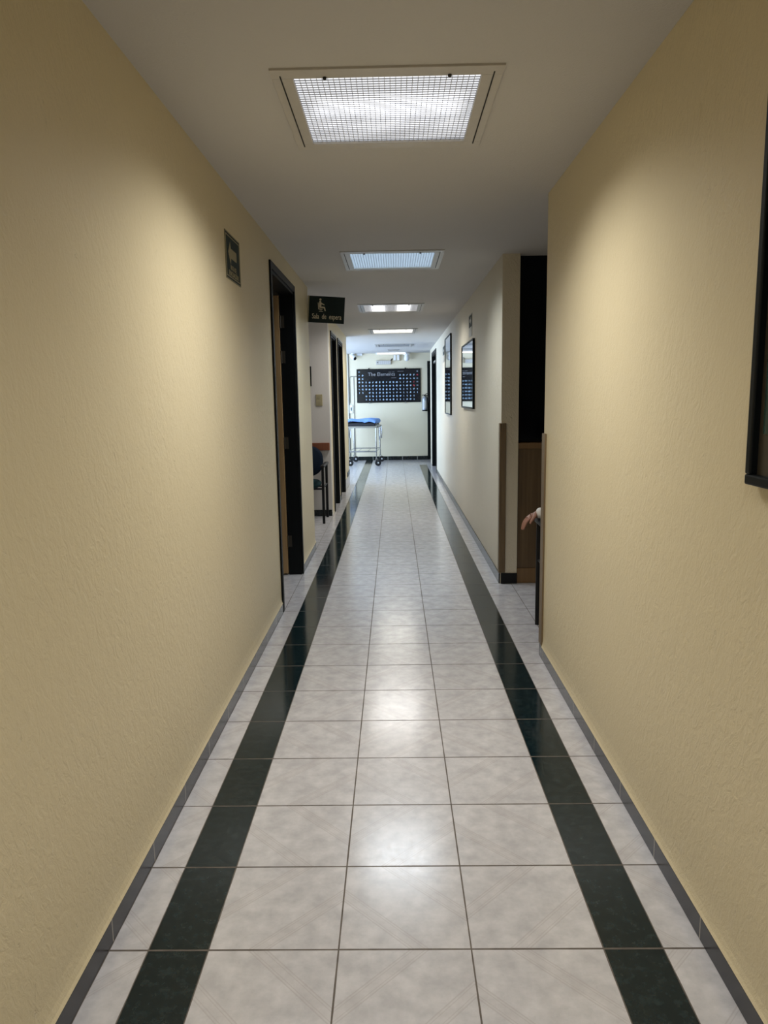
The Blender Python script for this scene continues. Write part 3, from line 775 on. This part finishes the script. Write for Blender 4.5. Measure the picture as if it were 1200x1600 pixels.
for sx_ in (-1, 1):
    for yy in (0.0, L):
        lg = obj('leg', tube(B(), [(sx_*(hx-0.02), yy+0.005, 0.775), (sx_*(hx-0.02), yy+0.005, 0.15)], 0.0125, 12), M['chrome'], g, smooth=True)
        bm = B(); x = sx_*(hx-0.02)
        box(bm, x-0.02, x+0.02, yy-0.025, yy+0.035, 0.136, 0.150)
        for q in (-1, 1): box(bm, x+q*0.022-0.003, x+q*0.022+0.003, yy-0.012, yy+0.02, 0.055, 0.146)
        obj('caster_fork', bm, M['chrome'], g)
        # wheels turned a little sideways, rubber tyre on a pale hub
        wh = obj('wheel', lathe(B(), [(0.042, -0.014), (0.060, -0.014), (0.064, -0.007), (0.064, 0.007), (0.060, 0.014), (0.042, 0.014)], seg=28, axis='Y'), M['rubber'], g, smooth=True, loc=(x+0.03, yy+0.005, 0.064))
        wh.rotation_euler = (0, 0, math.radians(18))
        hb = obj('hub', lathe(B(), [(0.008, -0.020), (0.014, -0.018), (0.018, -0.011), (0.041, -0.009), (0.042, 0.009), (0.018, 0.012), (0.008, 0.02)], seg=24, axis='Y'), M['white_paint'], wh, smooth=True)
bm = B(); tube(bm, [(-hx+0.02, 0.005, 0.30), (hx-0.02, 0.005, 0.30)], 0.009, 10); tube(bm, [(-hx+0.02, L, 0.30), (hx-0.02, L, 0.30)], 0.009, 10)
tube(bm, [(-hx+0.02, 0.005, 0.30), (-hx+0.02, L, 0.30)], 0.009, 10); tube(bm, [(hx-0.02, 0.005, 0.30), (hx-0.02, L, 0.30)], 0.009, 10)
for yy in (0.03,): box(bm, -hx+0.02, hx-0.02, yy, yy+0.02, 0.278, 0.288)
for k in (-0.1, 0.1): tube(bm, [(k, 0.005, 0.30), (k, L, 0.30)], 0.006, 8)
obj('lower_rack', bm, M['chrome'], g, smooth=True)
for sx_ in (-1, 1):
    for yy in (0.06, 0.62):
        bm = B(); x = sx_*(hx+0.022)
        tube(bm, [(x, yy, 0.80), (x+sx_*0.012, yy, 0.62), (x+sx_*0.012, yy+0.04, 0.53), (x+sx_*0.012, yy+0.26, 0.53), (x+sx_*0.012, yy+0.30, 0.62), (x, yy+0.30, 0.80)], 0.008, 8)
        obj('side_rail', bm, M['chrome'], g, smooth=True)

# ------------------------------------------------------------------ waiting room things
def chair(name, label, loc, rotz, back_mat, seat_mat, sealed=False):
    """local: faces -Y, origin between the legs on the floor"""
    t = thing(name, label, 'chair', loc, rotz)
    hw_, dp = 0.275, 0.225
    # seat: rounded cushion
    def cushion(bm, cx, cy, cz, rx, ry, th, n=28, pw=3.0, plane='XY', top=0.0):
        prof = ((0.0, 0.86), (0.25, 0.97), (0.5, 1.0), (0.75, 0.97), (1.0, 0.86))
        rings = []
        for tt, sc_ in prof:
            ring_ = []
            for k in range(n):
                a_ = 2*PI*k/n; ca, sa = math.cos(a_), math.sin(a_)
                xx = rx*sc_*math.copysign(abs(ca)**(2/pw), ca); yy = ry*sc_*math.copysign(abs(sa)**(2/pw), sa)
                if plane == 'XY': ring_.append(bm.verts.new((cx+xx, cy+yy, cz+th*tt)))
                else: ring_.append(bm.verts.new((cx+xx, cy+th*tt-0.05*(1-(xx/rx)**2)*0+0.10*(yy/ry)*0.25, cz+yy)))
            rings.append(ring_)
        for A_, D_ in zip(rings, rings[1:]):
            for k in range(n): bm.faces.new((A_[k], A_[(k+1) % n], D_[(k+1) % n], D_[k]))
        bm.faces.new(rings[0][::-1]); bm.faces.new(rings[-1]); return bm
    obj('seat', cushion(B(), 0, -0.02, 0.385, 0.235, 0.235, 0.075), seat_mat, t, smooth=True)
    obj('backrest', cushion(B(), 0, 0.165, 0.665, 0.245, 0.185, 0.05, pw=2.5, plane='XZ'), back_mat, t, smooth=True)
    for s in (-1, 1):
        for yy in (-dp, dp):
            obj('leg', tube(B(), [(s*hw_, yy, 0.0), (s*hw_, yy, 0.625)], 0.0155, 12), M['black_plastic'], t, smooth=True)
        bm = B(); box(bm, s*hw_-0.024, s*hw_+0.024, -dp-0.035, dp+0.045, 0.625, 0.65)
        obj('armrest', bm, M['black_plastic'], t, bevel=0.01)
        obj('side_rail', tube(B(), [(s*hw_, -dp, 0.40), (s*hw_, dp, 0.40)], 0.009, 10), M['black_plastic'], t, smooth=True)
    bm = B()
    for yy in (-0.13, 0.12): tube(bm, [(-hw_, yy, 0.378), (hw_, yy, 0.378)], 0.010, 10)
    obj('seat_support', bm, M['black_plastic'], t, smooth=True)
    bm = B()
    for s in (-1, 1): tube(bm, [(s*hw_, dp, 0.60), (s*hw_*0.7, dp+0.005, 0.62), (s*0.15, 0.205, 0.62)], 0.010, 10)
    obj('back_support', bm, M['black_plastic'], t, smooth=True)
    return t
chair('waiting_chair', 'black-framed chair with navy back and teal seat against the waiting room wall', (-1.075, 8.235, 0), 0, M['navy_fabric'], M['teal_fabric'])
t = thing('wall_outlet', 'ivory wall outlet plate on the grey waiting room wall above the rail', 'outlet', (-0.868, 8.54, 1.36))
obj('plate', box(B(), -0.038, 0.038, -0.008, 0, -0.066, 0.066), M['ivory'], t, bevel=0.003)
for s in (-1, 1): obj('socket', lathe(B(), [(0.018, -0.011), (0.018, -0.008)], (0.0, 0, s*0.03), 18, 'Y'), M['sign_border'], t)
t = thing('framed_notice', 'narrow black frame edge on the waiting room wall beside the corner', 'picture', (-1.20, 8.54, 1.52))
bm = B(); box(bm, -0.25, 0.25, -0.02, 0, 0, 0.02); box(bm, -0.25, 0.25, -0.02, 0, 0.205, 0.225); box(bm, -0.25, -0.23, -0.02, 0, 0.02, 0.205); box(bm, 0.225, 0.25, -0.02, 0, 0.02, 0.205)
obj('frame', bm, M['black_frame'], t); obj('picture_sheet', box(B(), -0.23, 0.225, -0.01, 0, 0.02, 0.205), M['sign_grey'], t)

# ------------------------------------------------------------------ alcove: chair and seated person
chair('waiting_chair', 'black chair in the right alcove under the resting hand', (1.125, 4.055, 0), PI, M['navy_fabric'], M['mattress'])

def skin(name, nodes, edges, mat, parent, root=0, sub=2):
    me = bpy.data.meshes.new(name)
    me.from_pydata([n[0] for n in nodes], edges, []); me.materials.append(mat)
    o = bpy.data.objects.new(name, me); C.objects.link(o)
    if parent: o.parent = parent
    m = o.modifiers.new('skin', 'SKIN'); m.use_smooth_shade = True
    for i, n in enumerate(nodes):
        sv = me.skin_vertices[0].data[i]
        r = n[1]; sv.radius = r if isinstance(r, tuple) else (r, r)
        sv.use_root = (i == root)
    s_ = o.modifiers.new('sub', 'SUBSURF'); s_.levels = sub; s_.render_levels = sub
    return o
P = thing('person', 'seated person mostly behind the right wall, only hand and white cuff showing', 'person', (1.14, 4.02, 0))
# local: +Y forward, person's left is -X
N = [((0, -0.02, 0.50), (0.13, 0.10)), ((0, -0.05, 0.66), (0.125, 0.095)), ((0, -0.06, 0.82), (0.15, 0.105)), ((0, -0.05, 0.96), (0.12, 0.085)), ((0, -0.03, 1.04), 0.055), ((0, -0.01, 1.10), 0.05),
     ((0, 0.005, 1.17), (0.07, 0.085)), ((0, 0.005, 1.24), (0.074, 0.09)), ((0, 0.0, 1.30), (0.055, 0.065)),
     # legs
     ((-0.09, 0.10, 0.50), 0.078), ((-0.10, 0.42, 0.50), 0.056), ((-0.10, 0.44, 0.28), 0.046), ((-0.10, 0.42, 0.08), 0.033), ((-0.10, 0.54, 0.035), 0.032),
     ((0.09, 0.10, 0.50), 0.078), ((0.10, 0.42, 0.50), 0.056), ((0.10, 0.44, 0.28), 0.046), ((0.10, 0.42, 0.08), 0.033), ((0.10, 0.54, 0.035), 0.032),
     # right arm, hand in the lap
     ((0.17, -0.04, 0.96), 0.052), ((0.22, 0.0, 0.72), 0.040), ((0.10, 0.20, 0.60), 0.028), ((0.06, 0.27, 0.585), (0.034, 0.018)),
     # left arm across the armrest
     ((-0.17, -0.04, 0.96), 0.052), ((-0.16, 0.05, 0.745), 0.040), ((-0.232, 0.215, 0.694), 0.025), ((-0.295, 0.235, 0.688), 0.0225),
     ((-0.325, 0.238, 0.678), (0.030, 0.014)), ((-0.350, 0.240, 0.662), (0.032, 0.012))]
E_ = [(0,1),(1,2),(2,3),(3,4),(4,5),(5,6),(6,7),(7,8),(0,9),(9,10),(10,11),(11,12),(12,13),(0,14),(14,15),(15,16),(16,17),(17,18),
      (3,19),(19,20),(20,21),(21,22),(3,23),(23,24),(24,25),(25,26),(26,27),(27,28)]
# fingers of the drooping left hand: spread along Y, curling down
def finger(root, start, dirs, rs):
    p = Vector(start); prev = root
    for d_, r_ in zip(dirs, rs):
        p = p+Vector(d_); N.append((tuple(p), r_)); E_.append((prev, len(N)-1)); prev = len(N)-1
for k, (dy, ln) in enumerate(((-0.027, 0.88), (-0.009, 0.97), (0.009, 1.0), (0.027, 0.82))):
    finger(28, (-0.350, 0.240, 0.662), [(-0.008, dy, -0.006), (-0.022*ln, dy*0.15, -0.026*ln), (-0.010*ln, 0, -0.026*ln), (-0.004*ln, 0, -0.018*ln)], [0.0090, 0.0082, 0.0074, 0.0062])
finger(27, (-0.325, 0.238, 0.678), [(-0.006, -0.034, -0.010), (-0.016, -0.010, -0.018), (-0.010, -0.004, -0.020)], [0.0105, 0.0092, 0.0075])
for k, dy in enumerate((-0.024, -0.008, 0.008, 0.024)):
    finger(22, (0.06, 0.27, 0.585), [(dy, 0.03, 0.0), (dy*0.2, 0.035, -0.006), (0, 0.022, -0.010)], [0.0088, 0.008, 0.0065])
body = skin('body', N, E_, M['skin'], P)
# white sleeve / coat
Nt = [((0, -0.02, 0.52), (0.155, 0.125)), ((0, -0.05, 0.66), (0.145, 0.115)), ((0, -0.06, 0.82), (0.17, 0.125)), ((0, -0.05, 0.97), (0.135, 0.10)), ((0, -0.03, 1.02), 0.066),
      ((0.175, -0.04, 0.96), 0.065), ((0.225, 0.0, 0.72), 0.053), ((0.11, 0.18, 0.605), 0.040),
      ((-0.175, -0.04, 0.96), 0.065), ((-0.165, 0.05, 0.745), 0.053), ((-0.232, 0.215, 0.694), 0.037), ((-0.318, 0.238, 0.686), 0.033)]
Et = [(0,1),(1,2),(2,3),(3,4),(3,5),(5,6),(6,7),(3,8),(8,9),(9,10),(10,11)]
skin('white_coat', Nt, Et, M['shirt'], P)
Nl = [((0, -0.02, 0.49), (0.14, 0.10)), ((-0.095, 0.10, 0.50), 0.092), ((-0.10, 0.43, 0.50), 0.070), ((-0.10, 0.445, 0.28), 0.060), ((-0.10, 0.43, 0.11), 0.052),
      ((0.095, 0.10, 0.50), 0.092), ((0.10, 0.43, 0.50), 0.070), ((0.10, 0.445, 0.28), 0.060), ((0.10, 0.43, 0.11), 0.052)]
skin('trousers', Nl, [(0,1),(1,2),(2,3),(3,4),(0,5),(5,6),(6,7),(7,8)], M['trousers'], P)
for s in (-1, 1):
    skin('shoe', [((s*0.10, 0.405, 0.05), (0.042, 0.045)), ((s*0.10, 0.50, 0.042), (0.046, 0.040)), ((s*0.105, 0.60, 0.032), (0.040, 0.030))], [(0,1),(1,2)], M['shoe'], P)
bm = B(); bmesh.ops.create_uvsphere(bm, u_segments=24, v_segments=14, radius=1.0)
for v in bm.verts:
    v.co = Vector((v.co.x*0.088, v.co.y*0.104-0.012, v.co.z*0.095+1.265))
bmesh.ops.delete(bm, geom=[v for v in bm.verts if v.co.y > 0.045 and v.co.z < 1.30 or v.co.z < 1.20], context='VERTS')
hr = obj('hair', bm, M['hair'], P, smooth=True); sm = hr.modifiers.new('s', 'SOLIDIFY'); sm.thickness = 0.008
skin('nose', [((0, 0.088, 1.225), 0.007), ((0, 0.098, 1.205), 0.009), ((0, 0.104, 1.192), 0.011)], [(0,1),(1,2)], M['skin'], P, sub=1)
obj('mouth', tube(B(), [(-0.022, 0.078, 1.158), (-0.010, 0.086, 1.160), (0, 0.088, 1.158), (0.010, 0.086, 1.160), (0.022, 0.078, 1.158)], [0.002, 0.0045, 0.005, 0.0045, 0.002], 10), M['lips'], P, smooth=True)
for s in (-1, 1):
    e = obj('eye', lathe(B(), [(0.002, 0.0), (0.010, 0.006), (0.012, 0.012), (0.008, 0.019), (0.002, 0.021)], (s*0.030, 0.066, 1.222), 16, 'Y'), M['sign_white'], P, smooth=True)
    obj('pupil', lathe(B(), [(0.005, 0.0), (0.005, 0.003), (0.003, 0.004)], (s*0.030, 0.0855, 1.222), 12, 'Y'), M['hair'], e, smooth=True)
    skin('ear', [((s*0.074, -0.005, 1.235), 0.008), ((s*0.082, -0.014, 1.222), 0.010), ((s*0.080, -0.010, 1.200), 0.008), ((s*0.074, -0.002, 1.185), 0.007)], [(0,1),(1,2),(2,3)], M['skin'], P, sub=1)
